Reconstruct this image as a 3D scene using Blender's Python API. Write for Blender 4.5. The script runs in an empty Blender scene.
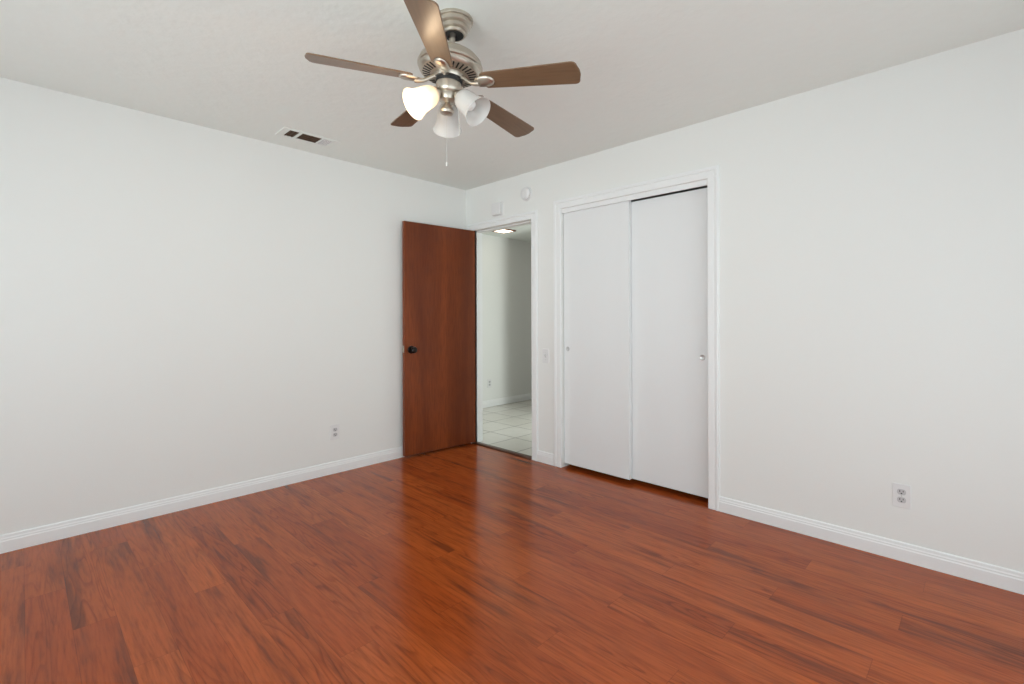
import bpy, bmesh, math, random
from mathutils import Vector, Matrix

PI = math.pi
R = math.radians
random.seed(7)
scene = bpy.context.scene
C = scene.collection

# ------------------------------------------------------------------ camera
cam_d = bpy.data.cameras.new('camera')
cam = bpy.data.objects.new('camera', cam_d)
C.objects.link(cam)
cam_d.sensor_fit = 'HORIZONTAL'
cam_d.sensor_width = 36.0
cam_d.lens = 482.22 / 1024 * 36.0
cam_d.shift_x = 0.0
cam_d.shift_y = (318.36 - 342.0) / 1024
cam_d.clip_start = 0.02
TH = 0.7769                       # heading of the view axis, from +x
ROLL = -0.0027
AX = Vector((math.cos(TH), math.sin(TH), 0))      # view axis
RX = Vector((math.sin(TH), -math.cos(TH), 0))     # to the right
UZ = Vector((0, 0, 1))
CAM = Vector((-3.0324, -3.6038, 1.1952))
basis = Matrix((RX, UZ, -AX)).transposed()
cam.matrix_world = Matrix.Translation(CAM) @ (Matrix.Rotation(-ROLL, 3, AX) @ basis).to_4x4()
scene.camera = cam

# ------------------------------------------------------------------ light and exposure
scene.view_settings.view_transform = 'Standard'
scene.view_settings.look = 'None'
scene.view_settings.gamma = 1.0
scene.view_settings.use_curve_mapping = False
scene.view_settings.exposure = 0.0

world = bpy.data.worlds.new('daylight')
scene.world = world
world.use_nodes = True
wn = world.node_tree.nodes
wn['Background'].inputs['Color'].default_value = (0.815, 0.905, 0.945, 1)
wn['Background'].inputs['Strength'].default_value = 2.08

def area(name, loc, direction, w, h, power, col, spread=180):
    d = bpy.data.lights.new(name, 'AREA')
    d.shape = 'RECTANGLE'; d.size = w; d.size_y = h
    d.energy = power; d.color = col; d.spread = R(spread)
    o = bpy.data.objects.new(name, d); C.objects.link(o)
    o.location = loc
    o.rotation_euler = Vector(direction).to_track_quat('-Z', 'Y').to_euler()
    return o

XS, YR, H = -3.95, -4.35, 2.44        # side wall, rear wall, ceiling height
DAY = (0.88, 0.965, 0.95)
# added area lamps: daylight for the two added windows and fill for the hall
area('side_window_fill', (XS - 0.16, -2.35, 1.42), (1, 0.45, 0.15), 2.3, 1.5, 7.2, DAY, 70)
area('side_window_end_fill', (XS - 0.16, -3.0, 1.42), (1, 0.1, 0.2), 1.2, 1.5, 5.0, DAY, 110)
area('rear_glass_door_fill', (-2.1, YR - 0.16, 1.3), (0.05, 1, -0.30), 3.0, 1.6, 6.5, DAY, 120)  # added lamp aimed downward to brighten the low walls
area('hall_end_fill', (1.0, -2.05, 1.25), (0, 1, 0), 0.5, 1.9, 33, (0.94, 1.0, 0.96))  # added lamp inside the unseen hall, brightens the near part of its wall

area('passage_end_fill', (3.42, 0.1, 1.3), (-1, 0.25, 0), 1.2, 1.8, 4.0, (1.0, 0.97, 0.86))  # added fill lamp for the darker part of the hall wall

# ------------------------------------------------------------------ materials
def newmat(name):
    m = bpy.data.materials.new(name); m.use_nodes = True
    nt = m.node_tree
    return m, nt, nt.nodes['Principled BSDF']

def N(nt, typ, **kw):
    n = nt.nodes.new(typ)
    for k, v in kw.items():
        setattr(n, k, v)
    return n

def simple(name, col, rough=0.5, metal=0.0, bump=0.0, scale=60.0, coat=0.0, var=0.0, spec=0.5, bdist=0.002):
    m, nt, b = newmat(name)
    b.inputs['Base Color'].default_value = (*col, 1)
    b.inputs['Roughness'].default_value = rough
    b.inputs['Metallic'].default_value = metal
    b.inputs['Coat Weight'].default_value = coat
    b.inputs['Specular IOR Level'].default_value = spec
    tc = N(nt, 'ShaderNodeTexCoord')
    nz = N(nt, 'ShaderNodeTexNoise')
    nz.inputs['Scale'].default_value = scale
    nz.inputs['Detail'].default_value = 3
    nt.links.new(tc.outputs['Object'], nz.inputs['Vector'])
    if bump:
        bp = N(nt, 'ShaderNodeBump')
        bp.inputs['Strength'].default_value = bump
        bp.inputs['Distance'].default_value = bdist
        nt.links.new(nz.outputs['Fac'], bp.inputs['Height'])
        nt.links.new(bp.outputs['Normal'], b.inputs['Normal'])
    if var:
        mx = N(nt, 'ShaderNodeMixRGB')
        mx.inputs[1].default_value = (*[c * (1 - var) for c in col], 1)
        mx.inputs[2].default_value = (*[min(1, c * (1 + var)) for c in col], 1)
        nt.links.new(nz.outputs['Fac'], mx.inputs[0])
        nt.links.new(mx.outputs[0], b.inputs['Base Color'])
    return m

M = {}
M['wall'] = simple('wall_paint', (0.86, 0.865, 0.845), 0.75, bump=0.12, scale=90, spec=0.3)
M['ceiling'] = simple('ceiling_texture_paint', (0.875, 0.905, 0.872), 0.9, bump=0.8, scale=15, spec=0.1, bdist=0.005)
M['trim'] = simple('trim_semi_gloss', (0.89, 0.90, 0.90), 0.35, bump=0.02, scale=40)
M['closet'] = simple('closet_door_paint', (0.84, 0.85, 0.855), 0.42, bump=0.05, scale=60)
M['plastic'] = simple('white_plastic', (0.82, 0.82, 0.82), 0.35)
M['socket'] = simple('socket_face', (0.58, 0.58, 0.59), 0.4)
M['dark'] = simple('dark_slot', (0.02, 0.02, 0.02), 0.6)
M['closet_dark'] = simple('closet_shade_grey', (0.30, 0.29, 0.28), 0.9)  # closet walls coloured grey to stand in for the shade inside
M['nickel'] = simple('brushed_nickel', (0.57, 0.52, 0.45), 0.36, metal=1.0, bump=0.05, scale=200)
M['ventdust'] = simple('dusty_duct', (0.075, 0.036, 0.016), 0.9, var=0.5, scale=40)
M['ventslat'] = simple('vent_slat', (0.12, 0.075, 0.04), 0.7)
M['oilbronze'] = simple('dark_bronze_knob', (0.018, 0.015, 0.014), 0.28, metal=0.7)
M['brass'] = simple('latch_metal', (0.45, 0.40, 0.33), 0.35, metal=1.0)
M['threshold'] = simple('threshold_wood', (0.085, 0.028, 0.012), 0.3, var=0.3, scale=30)
M['stonesill'] = simple('outside_ground', (0.35, 0.36, 0.33), 0.9)
M['chain'] = simple('pull_chain_metal', (0.62, 0.61, 0.58), 0.45, metal=0.3)
M['pull'] = simple('finger_pull_metal', (0.62, 0.62, 0.62), 0.3, metal=0.6)
M['ceiling_paint'] = simple('painted_steel', (0.86, 0.885, 0.85), 0.6)
M['fixture_wood'] = simple('fixture_frame_wood', (0.16, 0.06, 0.03), 0.4)

def mixc(nt, fac, a, b, blend='MIX'):
    mx = N(nt, 'ShaderNodeMixRGB', blend_type=blend)
    for i, v in ((0, fac), (1, a), (2, b)):
        if hasattr(v, 'is_output'):
            nt.links.new(v, mx.inputs[i])
        elif isinstance(v, (int, float)):
            mx.inputs[i].default_value = v
        else:
            mx.inputs[i].default_value = (*v, 1)
    return mx.outputs[0]

def mth(nt, op, a, b=None, clamp=False):
    n = N(nt, 'ShaderNodeMath', operation=op, use_clamp=clamp)
    for i, v in enumerate((a, b)):
        if v is None: continue
        if hasattr(v, 'is_output'): nt.links.new(v, n.inputs[i])
        else: n.inputs[i].default_value = v
    return n.outputs[0]

def ramp(nt, fac, stops):
    r = N(nt, 'ShaderNodeValToRGB')
    el = r.color_ramp.elements
    while len(el) < len(stops): el.new(0.5)
    for e, (p, c) in zip(el, stops):
        e.position = p
        e.color = (*c, 1) if isinstance(c, tuple) else (c, c, c, 1)
    nt.links.new(fac, r.inputs[0])
    return r.outputs[0]

def floor_material():
    m, nt, b = newmat('laminate_floor')
    L = nt.links
    tc = N(nt, 'ShaderNodeTexCoord')
    sep = N(nt, 'ShaderNodeSeparateXYZ'); L.new(tc.outputs['Object'], sep.inputs[0])
    PW, PL = 0.130, 1.21
    u = mth(nt, 'DIVIDE', mth(nt, 'ADD', sep.outputs['X'], 2.896 + 0.13 * 40), PW)
    row = mth(nt, 'FLOOR', u)
    fu = mth(nt, 'FRACT', u)
    # boards staggered by about a third from row to row
    v = mth(nt, 'ADD', mth(nt, 'DIVIDE', sep.outputs['Y'], PL), mth(nt, 'MULTIPLY', row, 0.3454))
    v = mth(nt, 'ADD', v, 0.091)
    v = mth(nt, 'ADD', v, 20.0)
    brd = mth(nt, 'FLOOR', v)
    fv = mth(nt, 'FRACT', v)
    pid = mth(nt, 'ADD', mth(nt, 'MULTIPLY', row, 17.31), mth(nt, 'MULTIPLY', brd, 5.77))
    w2 = N(nt, 'ShaderNodeTexWhiteNoise', noise_dimensions='1D'); L.new(pid, w2.inputs['W'])
    rnd = w2.outputs['Value']
    # grain space: stretched along y, shifted from board to board
    cmb = N(nt, 'ShaderNodeCombineXYZ')
    L.new(mth(nt, 'ADD', sep.outputs['X'], mth(nt, 'MULTIPLY', rnd, 3.1)), cmb.inputs['X'])
    L.new(mth(nt, 'MULTIPLY', mth(nt, 'ADD', sep.outputs['Y'], mth(nt, 'MULTIPLY', rnd, 11.0)), 0.075), cmb.inputs['Y'])
    L.new(mth(nt, 'MULTIPLY', rnd, 9.0), cmb.inputs['Z'])
    # fine fibre
    n1 = N(nt, 'ShaderNodeTexNoise'); L.new(cmb.outputs[0], n1.inputs['Vector'])
    n1.inputs['Scale'].default_value = 95; n1.inputs['Detail'].default_value = 6; n1.inputs['Roughness'].default_value = 0.6
    # cathedral figure: thin contour lines of a stretched smooth noise
    n2 = N(nt, 'ShaderNodeTexNoise'); L.new(cmb.outputs[0], n2.inputs['Vector'])
    n2.inputs['Scale'].default_value = 13.0; n2.inputs['Detail'].default_value = 1.5; n2.inputs['Roughness'].default_value = 0.35
    rings = mth(nt, 'FRACT', mth(nt, 'MULTIPLY', n2.outputs['Fac'], 15.0))
    ringm = ramp(nt, rings, [(0.0, 0.0), (0.10, 0.10), (0.30, 0.8), (0.6, 1.0), (0.93, 0.9), (1.0, 0.0)])
    n4 = N(nt, 'ShaderNodeTexNoise'); L.new(cmb.outputs[0], n4.inputs['Vector'])
    n4.inputs['Scale'].default_value = 5.0; n4.inputs['Detail'].default_value = 1.0
    figm = ramp(nt, n4.outputs['Fac'], [(0.42, 0.18), (0.62, 0.85)])
    # soft dark mineral streaks
    n3 = N(nt, 'ShaderNodeTexNoise'); L.new(cmb.outputs[0], n3.inputs['Vector'])
    n3.inputs['Scale'].default_value = 14; n3.inputs['Detail'].default_value = 4; n3.inputs['Roughness'].default_value = 0.6
    streak = ramp(nt, n3.outputs['Fac'], [(0.32, 0.0), (0.44, 0.75), (0.56, 1.0)])
    base = mixc(nt, rnd, FLOOR_A, FLOOR_B)
    c = mixc(nt, streak, FLOOR_DK, base)
    fib = ramp(nt, n1.outputs['Fac'], [(0.3, 0.62), (0.52, 1.0), (0.75, 1.14)])
    c = mixc(nt, 0.85, c, fib, 'MULTIPLY')
    ring_tint = mixc(nt, ringm, (0.60, 0.52, 0.46), (1, 1, 1))
    c = mixc(nt, figm, c, ring_tint, 'MULTIPLY')
    # seams between boards
    su = mth(nt, 'MINIMUM', fu, mth(nt, 'SUBTRACT', 1.0, fu))
    sv = mth(nt, 'MINIMUM', fv, mth(nt, 'SUBTRACT', 1.0, fv))
    seam = mth(nt, 'MINIMUM', mth(nt, 'MULTIPLY', su, PW), mth(nt, 'MULTIPLY', sv, PL))
    sm = ramp(nt, mth(nt, 'DIVIDE', seam, 0.0028, True), [(0.0, 0.62), (0.3, 0.75), (0.5, 1.0)])
    c = mixc(nt, 1.0, c, sm, 'MULTIPLY')
    L.new(c, b.inputs['Base Color'])
    rr = ramp(nt, n1.outputs['Fac'], [(0.3, FLOOR_ROUGH + 0.05), (0.7, FLOOR_ROUGH)])
    L.new(rr, b.inputs['Roughness'])
    bp = N(nt, 'ShaderNodeBump'); bp.inputs['Strength'].default_value = 0.06; bp.inputs['Distance'].default_value = 0.001
    L.new(n1.outputs['Fac'], bp.inputs['Height']); L.new(bp.outputs['Normal'], b.inputs['Normal'])
    b.inputs['Specular IOR Level'].default_value = FLOOR_SPEC
    return m

FLOOR_A = (0.355, 0.065, 0.012)
FLOOR_B = (0.465, 0.100, 0.020)
FLOOR_DK = (0.20, 0.042, 0.011)
FLOOR_ROUGH = 0.17
FLOOR_SPEC = 0.27
M['floor'] = floor_material()

def wood(name, ca, cb, cd, rough, axis='Z', coat=0.0, sc=1.0, n2s=9, spec=0.5):
    """veneer with grain along one object axis"""
    m, nt, b = newmat(name)
    L = nt.links
    tc = N(nt, 'ShaderNodeTexCoord'); mp = N(nt, 'ShaderNodeMapping')
    s = {'X': (0.10, 1, 1), 'Y': (1, 0.10, 1), 'Z': (1, 1, 0.10)}[axis]
    mp.inputs['Scale'].default_value = [k * sc for k in s]
    L.new(tc.outputs['Object'], mp.inputs['Vector'])
    n1 = N(nt, 'ShaderNodeTexNoise'); L.new(mp.outputs[0], n1.inputs['Vector'])
    n1.inputs['Scale'].default_value = 70; n1.inputs['Detail'].default_value = 6
    n2 = N(nt, 'ShaderNodeTexNoise'); L.new(mp.outputs[0], n2.inputs['Vector'])
    n2.inputs['Scale'].default_value = n2s; n2.inputs['Detail'].default_value = 4; n2.inputs['Distortion'].default_value = 0.9
    c = mixc(nt, ramp(nt, n2.outputs['Fac'], [(0.3, 0.0), (0.7, 1.0)]), ca, cb)
    c = mixc(nt, ramp(nt, n1.outputs['Fac'], [(0.35, 0.40), (0.55, 0.0)]), c, cd)
    L.new(c, b.inputs['Base Color'])
    b.inputs['Roughness'].default_value = rough
    b.inputs['Specular IOR Level'].default_value = spec
    b.inputs['Coat Weight'].default_value = coat
    b.inputs['Coat Roughness'].default_value = 0.2
    return m

M['door'] = wood('mahogany_veneer', (0.110, 0.022, 0.006), (0.235, 0.053, 0.014), (0.09, 0.018, 0.005), 0.34, n2s=4.5, spec=0.3)
M['blade'] = wood('walnut_blade', (0.180, 0.110, 0.062), (0.215, 0.134, 0.078), (0.12, 0.070, 0.039), 0.30, 'X')

def tile_material():
    m, nt, b = newmat('hall_tile')
    L = nt.links
    tc = N(nt, 'ShaderNodeTexCoord'); sep = N(nt, 'ShaderNodeSeparateXYZ'); L.new(tc.outputs['Object'], sep.inputs[0])
    T = 0.365
    ds = []; ids = []
    for ax, off in (('X', 0.44), ('Y', -0.232)):
        u = mth(nt, 'DIVIDE', mth(nt, 'SUBTRACT', sep.outputs[ax], off - T * 20), T)
        f = mth(nt, 'FRACT', u); ids.append(mth(nt, 'FLOOR', u))
        ds.append(mth(nt, 'MINIMUM', f, mth(nt, 'SUBTRACT', 1.0, f)))
    d = mth(nt, 'MULTIPLY', mth(nt, 'MINIMUM', *ds), T)
    g = ramp(nt, mth(nt, 'DIVIDE', d, 0.008, True), [(0.0, 0.0), (0.45, 0.0), (0.6, 1.0)])
    w = N(nt, 'ShaderNodeTexWhiteNoise', noise_dimensions='1D')
    L.new(mth(nt, 'ADD', ids[0], mth(nt, 'MULTIPLY', ids[1], 13.7)), w.inputs['W'])
    nz = N(nt, 'ShaderNodeTexNoise'); nz.inputs['Scale'].default_value = 9; nz.inputs['Detail'].default_value = 5
    L.new(tc.outputs['Object'], nz.inputs['Vector'])
    t = mixc(nt, w.outputs['Value'], (0.74, 0.72, 0.67), (0.80, 0.78, 0.74))
    t = mixc(nt, ramp(nt, nz.outputs['Fac'], [(0.3, 0.0), (0.7, 0.5)]), t, (0.68, 0.65, 0.59))
    c = mixc(nt, g, (0.17, 0.155, 0.135), t)
    L.new(c, b.inputs['Base Color'])
    b.inputs['Roughness'].default_value = 0.28
    return m
M['tile'] = tile_material()

def glass_material():
    m, nt, b = newmat('window_glass')
    nt.nodes.remove(b)
    tr = N(nt, 'ShaderNodeBsdfTransparent'); gl = N(nt, 'ShaderNodeBsdfGlossy'); gl.inputs['Roughness'].default_value = 0.02
    mx = N(nt, 'ShaderNodeMixShader'); mx.inputs[0].default_value = 0.06
    nt.links.new(tr.outputs[0], mx.inputs[1]); nt.links.new(gl.outputs[0], mx.inputs[2])
    nt.links.new(mx.outputs[0], nt.nodes['Material Output'].inputs['Surface'])
    return m
M['glass'] = glass_material()

def frosted(name, col, emit=None):
    m, nt, b = newmat(name)
    b.inputs['Base Color'].default_value = (*col, 1)
    b.inputs['Roughness'].default_value = 0.35
    tl = N(nt, 'ShaderNodeBsdfTranslucent'); tl.inputs['Color'].default_value = (*col, 1)
    tp = N(nt, 'ShaderNodeBsdfTransparent')
    mx = N(nt, 'ShaderNodeMixShader'); mx.inputs[0].default_value = 0.5
    nt.links.new(b.outputs[0], mx.inputs[1]); nt.links.new(tl.outputs[0], mx.inputs[2])
    m2 = N(nt, 'ShaderNodeMixShader'); m2.inputs[0].default_value = 0.22
    nt.links.new(mx.outputs[0], m2.inputs[1]); nt.links.new(tp.outputs[0], m2.inputs[2])
    nt.links.new(m2.outputs[0], nt.nodes['Material Output'].inputs['Surface'])
    if emit:
        b.inputs['Emission Color'].default_value = (*emit[0], 1)
        b.inputs['Emission Strength'].default_value = emit[1]
    return m
M['frost'] = frosted('frosted_glass', (0.88, 0.88, 0.87))
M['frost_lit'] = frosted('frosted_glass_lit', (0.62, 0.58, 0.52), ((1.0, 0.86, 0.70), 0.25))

def emitter(name, col, s):
    m, nt, b = newmat(name)
    b.inputs['Base Color'].default_value = (*col, 1)
    b.inputs['Emission Color'].default_value = (*col, 1)
    b.inputs['Emission Strength'].default_value = s
    return m
M['bulb_on'] = emitter('lit_bulb', (1.0, 0.84, 0.62), 5.0)
M['bulb_off'] = simple('white_bulb', (0.85, 0.85, 0.84), 0.3)
M['hall_lamp'] = emitter('lit_panel', (1.0, 0.84, 0.66), 5.0)

# ------------------------------------------------------------------ mesh helpers
def bm_box(bm, x0, x1, y0, y1, z0, z1, mi=0):
    vs = [bm.verts.new((x, y, z)) for x in (x0, x1) for y in (y0, y1) for z in (z0, z1)]
    fs = []
    for f in ((0, 1, 3, 2), (4, 6, 7, 5), (0, 4, 5, 1), (2, 3, 7, 6), (0, 2, 6, 4), (1, 5, 7, 3)):
        fc = bm.faces.new([vs[i] for i in f]); fc.material_index = mi; fs.append(fc)
    return vs, fs

def bm_lathe(bm, prof, seg=40, mat=None, closed=False, mi=0):
    """revolve (r, z) about z; mat transforms the result"""
    rings = []
    for r, z in prof:
        if r < 1e-6:
            rings.append([bm.verts.new((0, 0, z))])
        else:
            rings.append([bm.verts.new((r * math.cos(2 * PI * k / seg), r * math.sin(2 * PI * k / seg), z)) for k in range(seg)])
    if closed: rings.append(rings[0])
    for a, b in zip(rings, rings[1:]):
        for k in range(seg):
            k2 = (k + 1) % seg
            if len(a) == 1 and len(b) == 1: continue
            if len(a) == 1: f = [a[0], b[k2], b[k]]
            elif len(b) == 1: f = [a[k], a[k2], b[0]]
            else: f = [a[k], a[k2], b[k2], b[k]]
            bm.faces.new(f).material_index = mi
    if mat is not None:
        done = set()
        for ring in rings:
            for v in ring:
                if v not in done:
                    v.co = mat @ v.co; done.add(v)

def bm_tube(bm, pts, rad, seg=10, mi=0):
    pts = [Vector(p) for p in pts]
    rads = rad if isinstance(rad, (list, tuple)) else [rad] * len(pts)
    rings = []
    up = None
    for i, p in enumerate(pts):
        t = (pts[min(i + 1, len(pts) - 1)] - pts[max(i - 1, 0)]).normalized()
        if up is None:
            up = t.orthogonal().normalized()
        up = (up - t * up.dot(t)).normalized()
        w = t.cross(up)
        rings.append([bm.verts.new(p + rads[i] * (math.cos(2 * PI * k / seg) * up + math.sin(2 * PI * k / seg) * w)) for k in range(seg)])
    for a, b in zip(rings, rings[1:]):
        for k in range(seg):
            bm.faces.new([a[k], a[(k + 1) % seg], b[(k + 1) % seg], b[k]]).material_index = mi
    bm.faces.new(rings[0][::-1]).material_index = mi
    bm.faces.new(rings[-1]).material_index = mi

def bm_prism(bm, outline, z0, z1, mi=0):
    a = [bm.verts.new((x, y, z0)) for x, y in outline]
    b = [bm.verts.new((x, y, z1)) for x, y in outline]
    n = len(outline)
    bm.faces.new(a[::-1]).material_index = mi
    bm.faces.new(b).material_index = mi
    for i in range(n):
        bm.faces.new([a[i], a[(i + 1) % n], b[(i + 1) % n], b[i]]).material_index = mi

def obj(name, bm, mats, parent=None, smooth=False, bevel=0.0, seg=2, angle=35):
    bmesh.ops.recalc_face_normals(bm, faces=bm.faces)
    me = bpy.data.meshes.new(name)
    bm.to_mesh(me); bm.free()
    if not isinstance(mats, (list, tuple)): mats = [mats]
    for m in mats: me.materials.append(m)
    o = bpy.data.objects.new(name, me); C.objects.link(o)
    if smooth:
        for p in me.polygons: p.use_smooth = True
        try:
            me.set_sharp_from_angle(angle=R(angle))
        except Exception:
            pass
    if bevel:
        md = o.modifiers.new('bevel', 'BEVEL'); md.width = bevel; md.segments = seg
        md.limit_method = 'ANGLE'; md.angle_limit = R(40)
    if parent: o.parent = parent
    return o

def tag(o, label, cat, group=None, kind=None):
    o['label'] = label; o['category'] = cat
    if group: o['group'] = group
    if kind: o['kind'] = kind
    return o

def empty(name, loc, label, cat, group=None, kind=None, rotz=0.0):
    o = bpy.data.objects.new(name, None); C.objects.link(o)
    o.location = loc; o.rotation_euler = (0, 0, rotz); o.empty_display_size = 0.05
    return tag(o, label, cat, group, kind)

def struct(name, bm, mats, label, cat, **kw):
    return tag(obj(name, bm, mats, **kw), label, cat, kind='structure')

# ------------------------------------------------------------------ room shell
WT = 0.115                                   # wall thickness
HX1, HY1, HC = 1.49, 1.185, 2.32             # hall: shading wall stub, end wall, ceiling
bm = bmesh.new(); bm_box(bm, XS - 0.12, 0.05, YR - 0.12, 0.0, -0.08, 0.0)
bm_box(bm, 0.05, 0.72, -2.44, -1.10, -0.08, 0.0)          # runs on under the closet doors
struct('floor', bm, M['floor'], 'reddish brown wood laminate plank floor of the room', 'floor')

bm = bmesh.new(); bm_box(bm, XS - 0.12, WT, YR - 0.12, 0.12, H, H + 0.08)
struct('ceiling', bm, M['ceiling'], 'textured off white ceiling around the fan', 'ceiling')

bm = bmesh.new(); bm_box(bm, XS - 0.12, 0.0, 0.0, 0.12, 0, H)
struct('wall_left', bm, M['wall'], 'plain white wall behind the open brown door', 'wall')

DY0, DY1, DZ = -0.862, -0.095, 2.035         # bedroom doorway
KY0, KY1, KZ = -2.357, -1.178, 2.071         # closet opening
bm = bmesh.new()
bm_box(bm, 0, WT, DY1, 0.12, 0, H)
bm_box(bm, 0, WT, DY0, DY1, DZ, H)
bm_box(bm, 0, WT, KY1, DY0, 0, H)
bm_box(bm, 0, WT, KY0, KY1, KZ, H)
bm_box(bm, 0, WT, YR - 0.12, KY0, 0, H)
struct('wall_right', bm, M['wall'], 'white wall with the doorway, the closet and one outlet', 'wall')

def window_wall(name, axis, label):
    """wall behind the camera with one window opening added for light"""
    bm = bmesh.new()
    if axis == 'x':
        a0, a1, o0, o1, sz = YR - 0.12, 0.0, -3.6, -0.4, 0.45
        bx = lambda u0, u1, z0, z1: bm_box(bm, XS - 0.12, XS, u0, u1, z0, z1)
    else:
        a0, a1, o0, o1, sz = XS, 0.0, -3.7, -0.5, 0.03
        bx = lambda u0, u1, z0, z1: bm_box(bm, u0, u1, YR - 0.12, YR, z0, z1)
    bx(a0, o0, 0, H); bx(o1, a1, 0, H); bx(o0, o1, 0, sz); bx(o0, o1, 2.17, H)
    struct(name, bm, M['wall'], label, 'wall')
    fr = bmesh.new(); gl = bmesh.new()
    d0, d1 = (XS - 0.09, XS - 0.04) if axis == 'x' else (YR - 0.09, YR - 0.04)
    def fb(b, u0, u1, z0, z1, e0=d0, e1=d1):
        if axis == 'x': bm_box(b, e0, e1, u0, u1, z0, z1)
        else: bm_box(b, u0, u1, e0, e1, z0, z1)
    mid = (o0 + o1) / 2
    fb(fr, o0, o0 + 0.045, sz, 2.17); fb(fr, o1 - 0.045, o1, sz, 2.17)
    fb(fr, o0, o1, sz, sz + 0.045); fb(fr, o0, o1, 2.125, 2.17); fb(fr, mid - 0.025, mid + 0.025, sz, 2.17)
    fb(gl, o0 + 0.04, o1 - 0.04, sz + 0.04, 2.13, (d0 + d1) / 2 - 0.002, (d0 + d1) / 2 + 0.002)
    return fr, gl
fr, gl = window_wall('wall_side', 'x', 'white wall beside the camera holding a wide added window')
w1 = struct('added_window_1', fr, M['trim'], 'white framed sliding window added in the side wall to light the room', 'window')  # unseen window, added to let light into the room
obj('pane', gl, M['glass'], w1)
fr, gl = window_wall('wall_rear', 'y', 'white wall behind the camera holding a wide added window')
w2 = struct('added_window_2', fr, M['trim'], 'white framed sliding glass door added in the rear wall to light the room', 'window')  # unseen glass door, added to bring light down to the low walls
obj('pane', gl, M['glass'], w2)

# closet interior
bm = bmesh.new()
bm_box(bm, 0.66, 0.72, -2.44, -1.10, 0, H)
bm_box(bm, WT, 0.66, -2.44, KY0 - 0.02, 0, H)
bm_box(bm, WT, 0.66, KY1 + 0.02, -1.10, 0, H)
bm_box(bm, WT, 0.66, KY0 - 0.02, KY1 + 0.02, H - 0.06, H)
struct('wall_closet', bm, M['closet_dark'], 'inside of the closet, coloured grey as shade, behind its sliding doors', 'wall')

# hall beyond the doorway
bm = bmesh.new(); bm_box(bm, 0.05, 3.6, -1.10, HY1 + 0.1, -0.085, -0.004)
bm_box(bm, 0.72, 3.6, -2.2, -1.10, -0.085, -0.004)
struct('floor_hall', bm, M['tile'], 'pale square floor tiles in the hall beyond the doorway', 'floor')
bm = bmesh.new(); bm_box(bm, WT, 3.6, -2.2, HY1 + 0.1, HC, HC + 0.08)
struct('ceiling_hall', bm, M['ceiling'], 'lower white hall ceiling seen through the doorway', 'ceiling')
bm = bmesh.new()
bm_box(bm, 0.0, 3.6, HY1, HY1 + 0.1, 0, HC)
struct('wall_hall', bm, M['wall'], 'white hall wall seen through the doorway', 'wall')
bm = bmesh.new()
bm_box(bm, HX1, HX1 + 0.1, -2.2, 0.24, 0, HC)  # unseen stub, placed to cast the shade edge on the hall wall
bm_box(bm, 3.5, 3.6, -2.2, HY1, 0, HC)
bm_box(bm, HX1 + 0.1, 3.5, -2.2, -2.12, 0, HC)
bm_box(bm, 0.0, WT, 0.12, HY1, 0, HC)
bm_box(bm, 0.72, HX1, -2.2, -2.12, 0, HC)
struct('wall_passage', bm, M['wall'], 'white walls of the hall out of sight of the doorway, with a stub added for shade', 'wall')

# ------------------------------------------------------------------ baseboards and casings
BB = [(0, 0), (0.013, 0), (0.013, 0.058), (0.0105, 0.064), (0.0105, 0.070), (0.008, 0.076), (0.007, 0.086), (0.004, 0.091), (0, 0.091)]
def baseboard(bm, runs, to3):
    for a, b in runs:
        v0 = [bm.verts.new(to3(a, d, z)) for d, z in BB]
        v1 = [bm.verts.new(to3(b, d, z)) for d, z in BB]
        n = len(BB)
        for i in range(n):
            bm.faces.new([v0[i], v0[(i + 1) % n], v1[(i + 1) % n], v1[i]])
        bm.faces.new(v0[::-1]); bm.faces.new(v1)
bm = bmesh.new(); baseboard(bm, [(XS, 0.0)], lambda a, d, z: (a, -d, z))
struct('baseboard_left', bm, M['trim'], 'white moulded baseboard along the left wall', 'baseboard')
bm = bmesh.new(); baseboard(bm, [(YR, -2.425), (-1.102, -0.918), (-0.036, -0.013)], lambda a, d, z: (-d, a, z))
struct('baseboard_right', bm, M['trim'], 'white moulded baseboard along the right wall below the outlet', 'baseboard')
bm = bmesh.new(); baseboard(bm, [(YR, 0.0)], lambda a, d, z: (XS + d, a, z))
struct('baseboard_side', bm, M['trim'], 'white baseboard beside the camera', 'baseboard')
bm = bmesh.new(); baseboard(bm, [(XS, 0.0)], lambda a, d, z: (a, YR + d, z))
struct('baseboard_rear', bm, M['trim'], 'white baseboard behind the camera', 'baseboard')
bm = bmesh.new(); baseboard(bm, [(0.115, 3.5)], lambda a, d, z: (a, HY1 - d, z))
struct('baseboard_hall', bm, M['trim'], 'white baseboard on the tiled hall floor', 'baseboard')

def casing(bm, prof, yl, yr, zt, x=0.0, sgn=-1):
    """U-shaped mitred casing; prof = (outward, protrusion); yl > yr"""
    st = []
    for k in range(4):
        ring = []
        for w, d in prof:
            y = yl + w if k < 2 else yr - w
            z = 0.0 if k in (0, 3) else zt + w
            ring.append(bm.verts.new((x + sgn * d, y, z)))
        st.append(ring)
    n = len(prof)
    for a, b in zip(st, st[1:]):
        for i in range(n):
            bm.faces.new([a[i], a[(i + 1) % n], b[(i + 1) % n], b[i]])
    bm.faces.new(st[0]); bm.faces.new(st[-1][::-1])
CP = lambda w: [(0, 0), (0, 0.010), (0.003, 0.012), (w * 0.52, 0.012), (w * 0.58, 0.010), (w * 0.64, 0.010), (w * 0.70, 0.015), (w * 0.86, 0.016), (w * 0.90, 0.011), (w * 0.94, 0.013), (w, 0.012), (w, 0)]
bm = bmesh.new(); casing(bm, CP(0.064), DY1, DY0, DZ)
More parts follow.
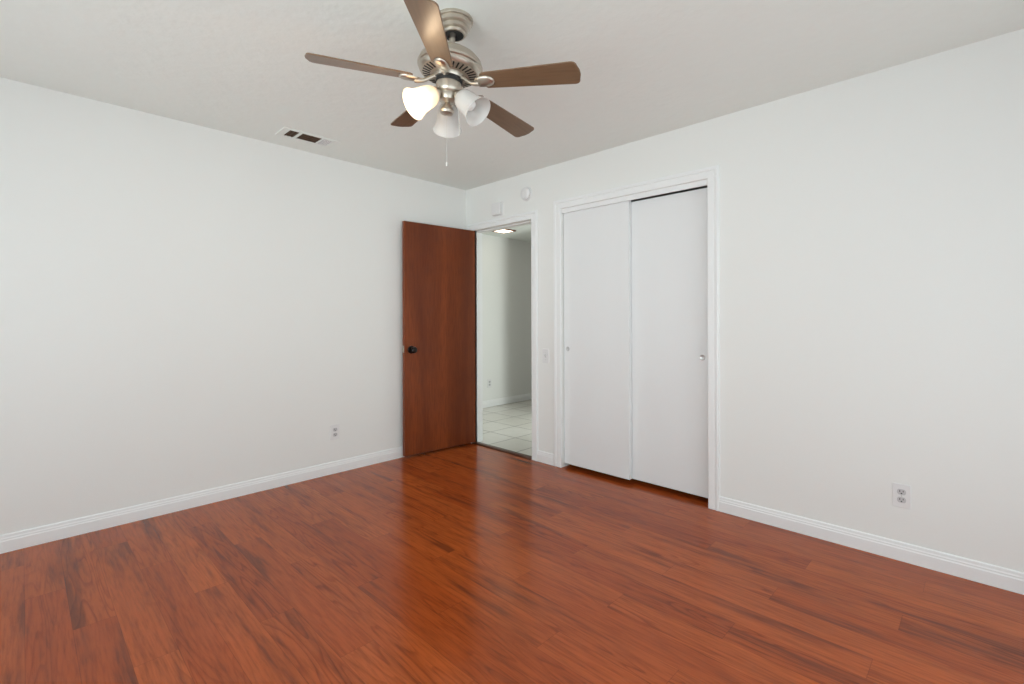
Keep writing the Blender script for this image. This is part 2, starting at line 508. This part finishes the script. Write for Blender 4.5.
# jamb lining of the doorway with its stop
bm_box(bm, 0, WT, DY1 - 0.0, DY1 + 0.012, 0, DZ); bm_box(bm, 0, WT, DY0 - 0.012, DY0, 0, DZ)
bm_box(bm, 0.045, WT + 0.001, DY1 - 0.009, DY1, 0, DZ - 0.009); bm_box(bm, 0.045, WT + 0.001, DY0, DY0 + 0.009, 0, DZ - 0.009)
bm_box(bm, 0.045, WT + 0.001, DY0, DY1, DZ - 0.009, DZ)
casing(bm, CP(0.064), DY1, DY0, DZ, WT, 1)
struct('trim_1', bm, M['trim'], 'white casing and jamb around the doorway to the hall', 'door casing')
bm = bmesh.new(); casing(bm, CP(0.070), KY1, KY0, KZ)
struct('trim_2', bm, M['trim'], 'white casing around the sliding closet doors', 'door casing')
bm = bmesh.new(); bm_box(bm, 0.006, 0.022, KY0, KY1, 2.036, KZ); bm_box(bm, 0.022, 0.10, KY0, KY1, 2.058, KZ)
struct('trim_3', bm, M['trim'], 'white fascia board above the closet doors hiding the track', 'trim', bevel=0.001)
bm = bmesh.new()
bm_prism(bm, [(-0.016, 0), (0.04, 0), (0.04, 0.008), (0.03, 0.013), (0.0, 0.013), (-0.012, 0.007)], -DY1, -DY0)
for v in bm.verts: v.co = Vector((v.co.x, -v.co.z, v.co.y))
struct('trim_4', bm, M['threshold'], 'dark wood threshold strip between plank floor and hall tiles', 'threshold')

# ------------------------------------------------------------------ doors
leaf = Vector((-0.745, 0.060, 0)); ang = math.atan2(leaf.y, leaf.x); LW = leaf.length
DBOT, DTOP = 0.020, 2.029
d1 = empty('door_1', (-0.004, -0.136, 0.0), 'open flat mahogany brown door standing against the left wall', 'door', kind='structure', rotz=ang)
# local frame: +x to the free edge; the face towards the room is local +y (world -y)
bm = bmesh.new(); bm_box(bm, 0.0, LW, -0.035, 0.0, DBOT, DTOP)
obj('door_leaf', bm, M['door'], d1, bevel=0.002)
def knob_bm(side):
    b = bmesh.new()
    mat = Matrix.Translation((LW - 0.062, 0.0 if side > 0 else -0.035, 0.928)) @ Matrix.Rotation(-PI / 2 * side, 4, 'X')
    bm_lathe(b, [(0, 0.0005), (0.033, 0.0005), (0.033, 0.004), (0.028, 0.009), (0.013, 0.011)], 32, mat)
    bm_lathe(b, [(0.013, 0.009), (0.011, 0.030), (0.017, 0.034), (0.026, 0.041), (0.029, 0.052), (0.026, 0.062), (0.016, 0.068), (0, 0.069)], 32, mat)
    return b
for s in (1,):
    k = obj('knob', knob_bm(s), M['oilbronze'], d1, smooth=True); k['label'] = 'dark bronze door knob'
bm = bmesh.new(); bm_box(bm, LW - 0.001, LW + 0.0015, -0.030, -0.005, 0.905, 0.965)
bm_prism(bm, [(LW, -0.024), (LW + 0.010, -0.020), (LW + 0.010, -0.016), (LW, -0.011)], 0.927, 0.943)
k = obj('latch', bm, M['brass'], d1); k['label'] = 'metal latch plate in the door edge'
for z in (0.22, 1.05, 1.82):
    bm = bmesh.new()
    bm_lathe(bm, [(0, -0.045), (0.006, -0.045), (0.006, 0.045), (0, 0.045)], 14, Matrix.Translation((-0.004, -0.039, z)))
    k = obj('hinge', bm, M['brass'], d1, smooth=True); k['label'] = 'butt hinge knuckle'

def closet_door(name, x0, y0, y1, ztop, zbot, py, pz, label):
    t = empty(name, (x0 + 0.0175, (y0 + y1) / 2, 0.0), label, 'sliding door', kind='structure')
    cy = (y0 + y1) / 2
    b = bmesh.new(); bm_box(b, -0.0175, 0.0175, y0 - cy, y1 - cy, zbot, ztop)
    obj('panel', b, M['closet'], t, bevel=0.0015)
    b = bmesh.new()
    mat = Matrix.Translation((-0.0175, py - cy, pz)) @ Matrix.Rotation(-PI / 2, 4, 'Y')
    bm_lathe(b, [(0.0, 0.0006), (0.012, 0.0006), (0.0145, 0.0022), (0.017, 0.0026), (0.019, 0.0015), (0.0195, -0.001)], 28, mat)
    k = obj('finger_pull', b, M['pull'], t, smooth=True); k['label'] = 'small round finger pull'
    return t
closet_door('door_2', 0.026, -1.775, KY1 - 0.004, 2.045, 0.032, -1.222, 0.951, 'left white sliding closet panel, in front of the other one')
closet_door('door_3', 0.066, KY0 + 0.004, -1.735, 2.035, 0.032, -2.291, 0.938, 'right white sliding closet panel, set behind the left one')

# ------------------------------------------------------------------ wall fittings
def plate_frame(o_loc, wall):
    """rotation so local +z leaves the wall, local y is up, local x runs along the wall"""
    if wall == 'right':   # wall x=0, room at -x
        return Matrix.Translation(o_loc) @ Matrix(((0, 0, -1, 0), (-1, 0, 0, 0), (0, 1, 0, 0), (0, 0, 0, 1)))
    return Matrix.Translation(o_loc) @ Matrix(((1, 0, 0, 0), (0, 0, -1, 0), (0, 1, 0, 0), (0, 0, 0, 1)))

def rounded(w, h, r, n=5):
    pts = []
    for cx, cy, a0 in ((w / 2 - r, h / 2 - r, 0), (-w / 2 + r, h / 2 - r, 90), (-w / 2 + r, -h / 2 + r, 180), (w / 2 - r, -h / 2 + r, 270)):
        for k in range(n + 1):
            a = R(a0 + 90 * k / n); pts.append((cx + r * math.cos(a), cy + r * math.sin(a)))
    return pts

def root_at(name, mat, label, cat, group=None):
    o = bpy.data.objects.new(name, None); C.objects.link(o)
    o.matrix_world = mat; o.empty_display_size = 0.05
    return tag(o, label, cat, group)

def make_outlet(loc, wall, label):
    t = root_at('wall_outlet', plate_frame(loc, wall), label, 'outlet', 'duplex wall outlets')
    b = bmesh.new(); bm_prism(b, rounded(0.072, 0.116, 0.006), 0.0, 0.0045)
    obj('cover_plate', b, M['plastic'], t, bevel=0.0018)
    for s in (1, -1):
        b = bmesh.new()
        pts = []
        for k in range(40):
            a = 2 * PI * k / 40
            pts.append((0.0175 * math.cos(a), max(-0.0135, min(0.0135, 0.0175 * math.sin(a))) + s * 0.0195))
        bm_prism(b, pts, 0.0045, 0.0062)
        k = obj('socket', b, M['socket'], t); k['label'] = 'grey looking socket face with slots'
        b = bmesh.new()
        bm_box(b, -0.0078, -0.0050, s * 0.0195 - 0.001, s * 0.0195 + 0.0085, 0.0062, 0.0066)
        bm_box(b, 0.0050, 0.0078, s * 0.0195 + 0.000, s * 0.0195 + 0.0080, 0.0062, 0.0066)
        bm_prism(b, [(0.0032 * math.cos(2 * PI * q / 14), s * 0.0195 - 0.007 + 0.0032 * math.sin(2 * PI * q / 14)) for q in range(14)], 0.0062, 0.0066)
        obj('slots', b, M['dark'], k)
    b = bmesh.new()
    bm_lathe(b, [(0.0032, 0.0045), (0.0032, 0.0052), (0, 0.0058)], 14)
    obj('screw', b, M['chain'], t)
make_outlet((0.0, -3.306, 0.318), 'right', 'white duplex outlet on the right wall above the baseboard')
make_outlet((-1.330, 0.0, 0.317), 'left', 'white duplex outlet on the left wall left of the open door')
make_outlet((1.40, HY1, 0.32), 'left', 'white outlet low on the hall wall seen through the doorway')

t = root_at('light_switch', plate_frame((0.0, -1.013, 0.885), 'right'), 'white toggle light switch between the doorway and the closet', 'light switch')
b = bmesh.new(); bm_prism(b, rounded(0.070, 0.115, 0.006), 0.0, 0.0045)
obj('cover_plate', b, M['plastic'], t, bevel=0.0018)
b = bmesh.new(); bm_box(b, -0.006, 0.006, -0.013, 0.013, 0.0045, 0.0052)
k = obj('toggle_slot', b, M['socket'], t)
b = bmesh.new(); bm_box(b, -0.0042, 0.0042, -0.004, 0.006, 0.0045, 0.017)
for v in b.verts:
    if v.co.z > 0.01: v.co.y += 0.007
obj('toggle', b, M['plastic'], t, bevel=0.0012)
for s in (1, -1):
    b = bmesh.new(); bm_lathe(b, [(0.0032, 0.0045), (0.0032, 0.0052), (0, 0.0057)], 14, Matrix.Translation((0, s * 0.030, 0)))
    obj('screw', b, M['chain'], t)

# small white box above the doorway
t = root_at('wall_chime', plate_frame((0.0, -0.453, 2.183), 'right'), 'small square white box on the wall above the doorway', 'wall box')
b = bmesh.new(); bm_prism(b, rounded(0.118, 0.118, 0.006), 0.0, 0.008)
obj('back_plate', b, M['plastic'], t, bevel=0.001)
b = bmesh.new(); bm_prism(b, rounded(0.112, 0.112, 0.010), 0.008, 0.034)
obj('cover', b, M['plastic'], t, bevel=0.004, seg=3)

# smoke detector
t = root_at('smoke_detector', plate_frame((0.0, -0.806, 2.259), 'right'), 'round white smoke detector high on the right wall', 'smoke detector')
b = bmesh.new(); bm_lathe(b, [(0, 0), (0.060, 0), (0.060, 0.008), (0.056, 0.011), (0.050, 0.011)], 48)
obj('base', b, M['plastic'], t, smooth=True)
b = bmesh.new(); bm_lathe(b, [(0.052, 0.010), (0.052, 0.024), (0.048, 0.031), (0.038, 0.036), (0.020, 0.038), (0, 0.038)], 48)
obj('cover', b, M['plastic'], t, smooth=True)
b = bmesh.new()
for q in range(24):
    a = 2 * PI * q / 24
    vs, _ = bm_box(b, 0.0515, 0.0525, -0.0045, 0.0045, 0.013, 0.022)
    for v in vs: v.co = Matrix.Rotation(a, 3, 'Z') @ v.co
obj('vent_slits', b, M['socket'], t)
b = bmesh.new(); bm_lathe(b, [(0.009, 0.037), (0.009, 0.0395), (0, 0.040)], 20, Matrix.Translation((0.012, 0.018, 0)))
obj('test_button', b, M['plastic'], t, smooth=True)

# ------------------------------------------------------------------ ceiling register
VX0, VX1, VY0, VY1 = -1.838, -1.460, -0.372, -0.198
vc = Vector(((VX0 + VX1) / 2, (VY0 + VY1) / 2, H))
t = empty('ceiling_vent', vc, 'rectangular white air register with dusty openings in the ceiling', 'air vent')
b = bmesh.new()
ox0, ox1, oy0, oy1 = -1.793 - vc.x, -1.500 - vc.x, -0.350 - vc.y, -0.224 - vc.y
fx, fy = (VX1 - VX0) / 2, (VY1 - VY0) / 2
def frame_boxes(b, z0, z1, bars=()):
    bm_box(b, -fx, ox0, -fy, fy, z0, z1); bm_box(b, ox1, fx, -fy, fy, z0, z1)
    bm_box(b, ox0, ox1, -fy, oy0, z0, z1); bm_box(b, ox0, ox1, oy1, fy, z0, z1)
    for x0, x1 in bars: bm_box(b, x0, x1, oy0, oy1, z0, z1)
xb1, xb2 = -1.729 - vc.x, -1.711 - vc.x
xb3, xb4 = -1.577 - vc.x, -1.570 - vc.x
frame_boxes(b, -0.007, 0.0, [(xb1, xb2), (xb3, xb4)])
obj('frame', b, M['ceiling_paint'], t, bevel=0.0015)
b = bmesh.new(); bm_box(b, ox0, ox1, oy0, oy1, -0.0012, -0.0002)
k = obj('duct_opening', b, M['ventdust'], t); k['label'] = 'dusty brown duct behind the slats'
def slat(b, c0, along, length, tilt, width=0.013, th=0.0009):
    vs, _ = bm_box(b, -length / 2, length / 2, -width / 2, width / 2, -th / 2, th / 2)
    mat = Matrix.Translation(c0) @ (Matrix.Rotation(PI / 2, 4, 'Z') if along == 'y' else Matrix.Identity(4)) @ Matrix.Rotation(tilt, 4, 'X')
    for v in vs: v.co = mat @ v.co
n = 3
for q in range(n):
    b = bmesh.new(); slat(b, (ox0 + (xb1 - ox0) * (q + 0.5) / n, (oy0 + oy1) / 2, -0.0045), 'y', oy1 - oy0, R(-12), 0.004)
    obj('slat', b, M['ventslat'], t)
n = 4
for q in range(n):
    b = bmesh.new(); slat(b, ((xb2 + xb3) / 2, oy0 + (oy1 - oy0) * (q + 0.5) / n, -0.0045), 'x', xb3 - xb2, R(15), 0.004)
    obj('slat', b, M['ventslat'], t)
n = 6
for q in range(n):
    b = bmesh.new(); slat(b, (xb4 + (ox1 - xb4) * (q + 0.5) / n, (oy0 + oy1) / 2, -0.0045), 'y', oy1 - oy0, R(28), 0.0066)
    obj('slat', b, M['plastic'], t)

# hall ceiling light
t = empty('hall_light', (1.29, 0.79, HC), 'square wood framed ceiling light glowing in the hall', 'ceiling light')
b = bmesh.new()
a_, c_ = 0.112, 0.092
for x0, x1, y0, y1 in ((-a_, a_, -a_, -c_), (-a_, a_, c_, a_), (-a_, -c_, -c_, c_), (c_, a_, -c_, c_)):
    bm_box(b, x0, x1, y0, y1, -0.014, 0)
obj('frame', b, M['fixture_wood'], t)
b = bmesh.new(); bm_box(b, -c_, c_, -c_, c_, -0.011, -0.002)
obj('diffuser', b, M['hall_lamp'], t)

# ------------------------------------------------------------------ ceiling fan
hub = CAM + (-0.2612) * RX + 2.008 * AX; hub.z = 2.158
nax = (UZ + 0.077 * RX + 0.010 * AX).normalized()
e1 = (RX - nax * RX.dot(nax)).normalized(); e2 = nax.cross(e1)
top = hub + nax * ((H - hub.z) / nax.z)
fan = empty('ceiling_fan', top, 'five blade ceiling fan with brushed nickel body and three lamp shades', 'ceiling fan')
B4 = Matrix((e1, e2, nax)).transposed().to_4x4()
FT = Matrix.Translation(hub - top) @ B4                    # fan axis frame (z=0 at the blades) in the fan's own frame

def fpart(name, bm, mats, parent=fan, **kw):
    o = obj(name, bm, mats, parent, **kw)
    o.matrix_basis = FT
    return o

b = bmesh.new()
bm_lathe(b, [(0, 0), (0.079, 0), (0.081, -0.007), (0.079, -0.013), (0.072, -0.015), (0.0725, -0.020), (0.071, -0.029), (0.066, -0.034), (0.060, -0.036), (0.061, -0.041), (0.0595, -0.049), (0.054, -0.054), (0.050, -0.055), (0.051, -0.060), (0.047, -0.065), (0.041, -0.066)], 56)
bm_lathe(b, [(0.041, -0.066), (0.035, -0.060), (0.0, -0.058)], 56, mi=1)  # hollow underside coloured black in place of its shade
obj('canopy', b, [M['nickel'], M['dark']], fan, smooth=True)
b = bmesh.new()
bm_lathe(b, [(0, 0.228), (0.012, 0.228), (0.012, 0.150), (0.020, 0.150), (0.020, 0.140), (0, 0.140)], 28)
fpart('downrod', b, M['nickel'], smooth=True)
b = bmesh.new()
bm_lathe(b, [(0, 0.158), (0.030, 0.158), (0.050, 0.154), (0.085, 0.141), (0.112, 0.124), (0.129, 0.105), (0.135, 0.088), (0.134, 0.079), (0.129, 0.075), (0.128, 0.066), (0.124, 0.060), (0.118, 0.054), (0.070, 0.045), (0.0, 0.045)], 72)
mot = fpart('motor_housing', b, M['nickel'], smooth=True, angle=25)
b = bmesh.new()
for q in range(34):
    a = 2 * PI * q / 34
    vs, _ = bm_box(b, 0.080, 0.112, -0.0034, 0.0034, 0.0, 0.004)
    for v in vs:
        v.co.z = 0.0438 + (v.co.x - 0.070) * 0.1875 + v.co.z * 0.6
        v.co = Matrix.Rotation(a, 3, 'Z') @ v.co
k = obj('cooling_slots', b, M['dark'], mot); k['label'] = 'dark radial cooling slots'
b = bmesh.new()
bm_lathe(b, [(0.066, 0.045), (0.066, 0.038), (0.062, 0.030), (0.0, 0.030), (0.0, 0.045)], 56)
fpart('flywheel', b, M['nickel'], smooth=True)
b = bmesh.new()
bm_lathe(b, [(0, 0.031), (0.056, 0.031), (0.056, 0.014), (0, 0.014)], 48)
k = fpart('gap_ring', b, M['dark'], smooth=True); k['label'] = 'black ring between motor and switch housing'
b = bmesh.new()
bm_lathe(b, [(0, 0.016), (0.052, 0.016), (0.053, 0.010), (0.052, -0.014), (0.050, -0.024), (0.044, -0.030), (0.0, -0.031)], 48)
fpart('switch_housing', b, M['nickel'], smooth=True)
b = bmesh.new()
bm_lathe(b, [(0, -0.028), (0.040, -0.030), (0.041, -0.044), (0.036, -0.058), (0.022, -0.066), (0, -0.068)], 40)
fit = fpart('light_fitter', b, M['nickel'], smooth=True)
b = bmesh.new()
bm_lathe(b, [(0, -0.062), (0.010, -0.064), (0.012, -0.074), (0.020, -0.082), (0.028, -0.094), (0.030, -0.102), (0.026, -0.110), (0.012, -0.114), (0, -0.115)], 32)
fpart('finial', b, M['nickel'], smooth=True)

# blades and their arms
BLADE = Matrix.Translation((0, 0, 0.015)) @ Matrix.Rotation(0.027, 4, 'Y') @ Matrix.Rotation(-0.2071, 4, 'X')
PITCH, PH, RB, WB = -0.2071, -0.348, 0.555, 0.1165
def blade_outline():
    r0, r1 = 0.150, RB
    w0, w1 = 0.088, WB
    pts = []
    c1 = 0.021                                     # tip corner radius
    pts.append((r0 + 0.012, -w0 / 2))
    e = 0.006
    for k in range(7):
        a = R(-90 + 90 * k / 6); pts.append((r1 - e - c1 + c1 * math.cos(a), -w1 / 2 + c1 + c1 * math.sin(a)))
    pts.append((r1 + 0.001, -0.012)); pts.append((r1 + 0.001, 0.012))
    for k in range(7):
        a = R(90 * k / 6); pts.append((r1 - e - c1 + c1 * math.cos(a), w1 / 2 - c1 + c1 * math.sin(a)))
    pts.append((r0 + 0.012, w0 / 2))
    pts.append((r0, w0 / 2 - 0.012)); pts.append((r0, -w0 / 2 + 0.012))
    return pts
b = bmesh.new(); bm_prism(b, blade_outline(), 0.0, 0.0055)
bl0 = obj('blade', b, M['blade'], fan, bevel=0.0012)
b = bmesh.new()
# tongue under the blade, in the blade's pitched plane
tongue = [(0.122, -0.014), (0.132, -0.024), (0.150, -0.029), (0.178, -0.028), (0.196, -0.020), (0.204, -0.006), (0.204, 0.006), (0.196, 0.020), (0.178, 0.028), (0.150, 0.029), (0.132, 0.024), (0.122, 0.014)]
nn = len(tongue)
lo = [b.verts.new((0.162 + (x - 0.162) * 0.86, y * 0.82, -0.010)) for x, y in tongue]
mi_ = [b.verts.new((x, y, -0.004)) for x, y in tongue]
hi = [b.verts.new((x, y, -0.0003)) for x, y in tongue]
for A_, B_ in ((lo, mi_), (mi_, hi)):
    for i in range(nn): b.faces.new([A_[i], A_[(i + 1) % nn], B_[(i + 1) % nn], B_[i]])
b.faces.new(lo[::-1]); b.faces.new(hi)
for v in b.verts: v.co = BLADE @ v.co
bm_tube(b, [(0.050, 0, 0.034), (0.066, 0, 0.033), (0.080, 0, 0.024), (0.094, 0, 0.013), (0.108, 0, 0.006), (0.124, 0, 0.003), (0.140, 0, 0.003)], [0.010, 0.0095, 0.0085, 0.008, 0.0085, 0.0105, 0.012], 12)
arm0 = obj('blade_arm', b, M['nickel'], fan, smooth=True, angle=50)
for k in range(5):
    rz = FT @ Matrix.Rotation(PH + k * 2 * PI / 5, 4, 'Z')
    bo = bl0 if k == 0 else bl0.copy()
    ao = arm0 if k == 0 else arm0.copy()
    if k:
        C.objects.link(bo); C.objects.link(ao); bo.parent = fan; ao.parent = fan
    bo.matrix_basis = rz @ BLADE
    ao.matrix_basis = rz

# lamp shades: axis leaves the fitter outward and down
def shade_frame(phi, eps, r0, z0):
    d = Vector((math.cos(phi) * math.cos(eps), math.sin(phi) * math.cos(eps), -math.sin(eps)))
    o = Vector((r0 * math.cos(phi), r0 * math.sin(phi), z0))
    q = d.to_track_quat('Z', 'Y').to_matrix().to_4x4()
    return Matrix.Translation(o) @ q
SL = 0.116
sh_prof = [(0.024, -0.004), (0.0285, 0.0), (0.034, 0.006), (0.0395, 0.016), (0.0435, 0.030), (0.0455, 0.046), (0.0470, 0.066), (0.0505, 0.086), (0.0570, 0.103), (0.0640, SL)]
sh_in = [(r - 0.0028, z) for r, z in sh_prof][::-1]
first = {}
for phi, lit in ((216, True), (336, False), (96, False)):
    F = shade_frame(R(phi), R(39), 0.060, -0.047)
    b = bmesh.new()
    bm_lathe(b, sh_prof + sh_in, 48, F, closed=True)
    s = fpart('lamp_shade', b, M['frost_lit'] if lit else M['frost'], smooth=True, angle=60)
    s['label'] = 'glowing frosted glass bell shade' if lit else 'unlit frosted glass bell shade'
    b = bmesh.new()
    bm_lathe(b, [(0, -0.030), (0.010, -0.030), (0.011, -0.014), (0.0255, -0.010), (0.0262, 0.004), (0.0245, 0.006), (0, 0.006)], 28, F)
    a0 = Vector((0.022 * math.cos(R(phi)), 0.022 * math.sin(R(phi)), -0.040))
    bm_tube(b, [a0, F @ Vector((0, 0, -0.034)), F @ Vector((0, 0, -0.016))], 0.0075, 12)
    fpart('lamp_holder', b, M['nickel'], smooth=True)
    b = bmesh.new()
    bm_lathe(b, [(0, 0.006), (0.012, 0.006), (0.013, 0.020), (0.019, 0.034), (0.0255, 0.050), (0.026, 0.062), (0.020, 0.075), (0.010, 0.082), (0, 0.083)], 24, F)
    bu = obj('bulb', b, M['bulb_on'] if lit else M['bulb_off'], s, smooth=True)
    if lit:
        ld = bpy.data.lights.new('fan_bulb_light', 'POINT')
        ld.energy = 2.0; ld.color = (1.0, 0.74, 0.48); ld.shadow_soft_size = 0.027
        lo_ = bpy.data.objects.new('fan_bulb_light', ld); C.objects.link(lo_)
        lo_.location = Matrix.Translation(top) @ FT @ F @ Vector((0, 0, 0.108))
# pull chains hang plumb
def world_local(v): return v - top
pc = (hub + nax * (-0.113)) - top
b = bmesh.new()
bm_tube(b, [pc, pc + Vector((0, 0, -0.20))], 0.0008, 8)
bm_lathe(b, [(0, 0), (0.003, -0.003), (0.0035, -0.012), (0.002, -0.018), (0, -0.019)], 14, Matrix.Translation(pc + Vector((0, 0, -0.198))))
obj('pull_chain', b, M['chain'], fan)
pc = (hub + nax * (-0.026) + e1 * 0.047 - e2 * 0.014) - top
b = bmesh.new()
bm_tube(b, [pc, pc + Vector((0.002, 0, -0.015)), pc + Vector((0.002, 0, -0.16))], 0.0008, 8)
bm_lathe(b, [(0, 0), (0.003, -0.003), (0.0035, -0.012), (0.002, -0.018), (0, -0.019)], 14, Matrix.Translation(pc + Vector((0.002, 0, -0.158))))
obj('pull_chain', b, M['chain'], fan)
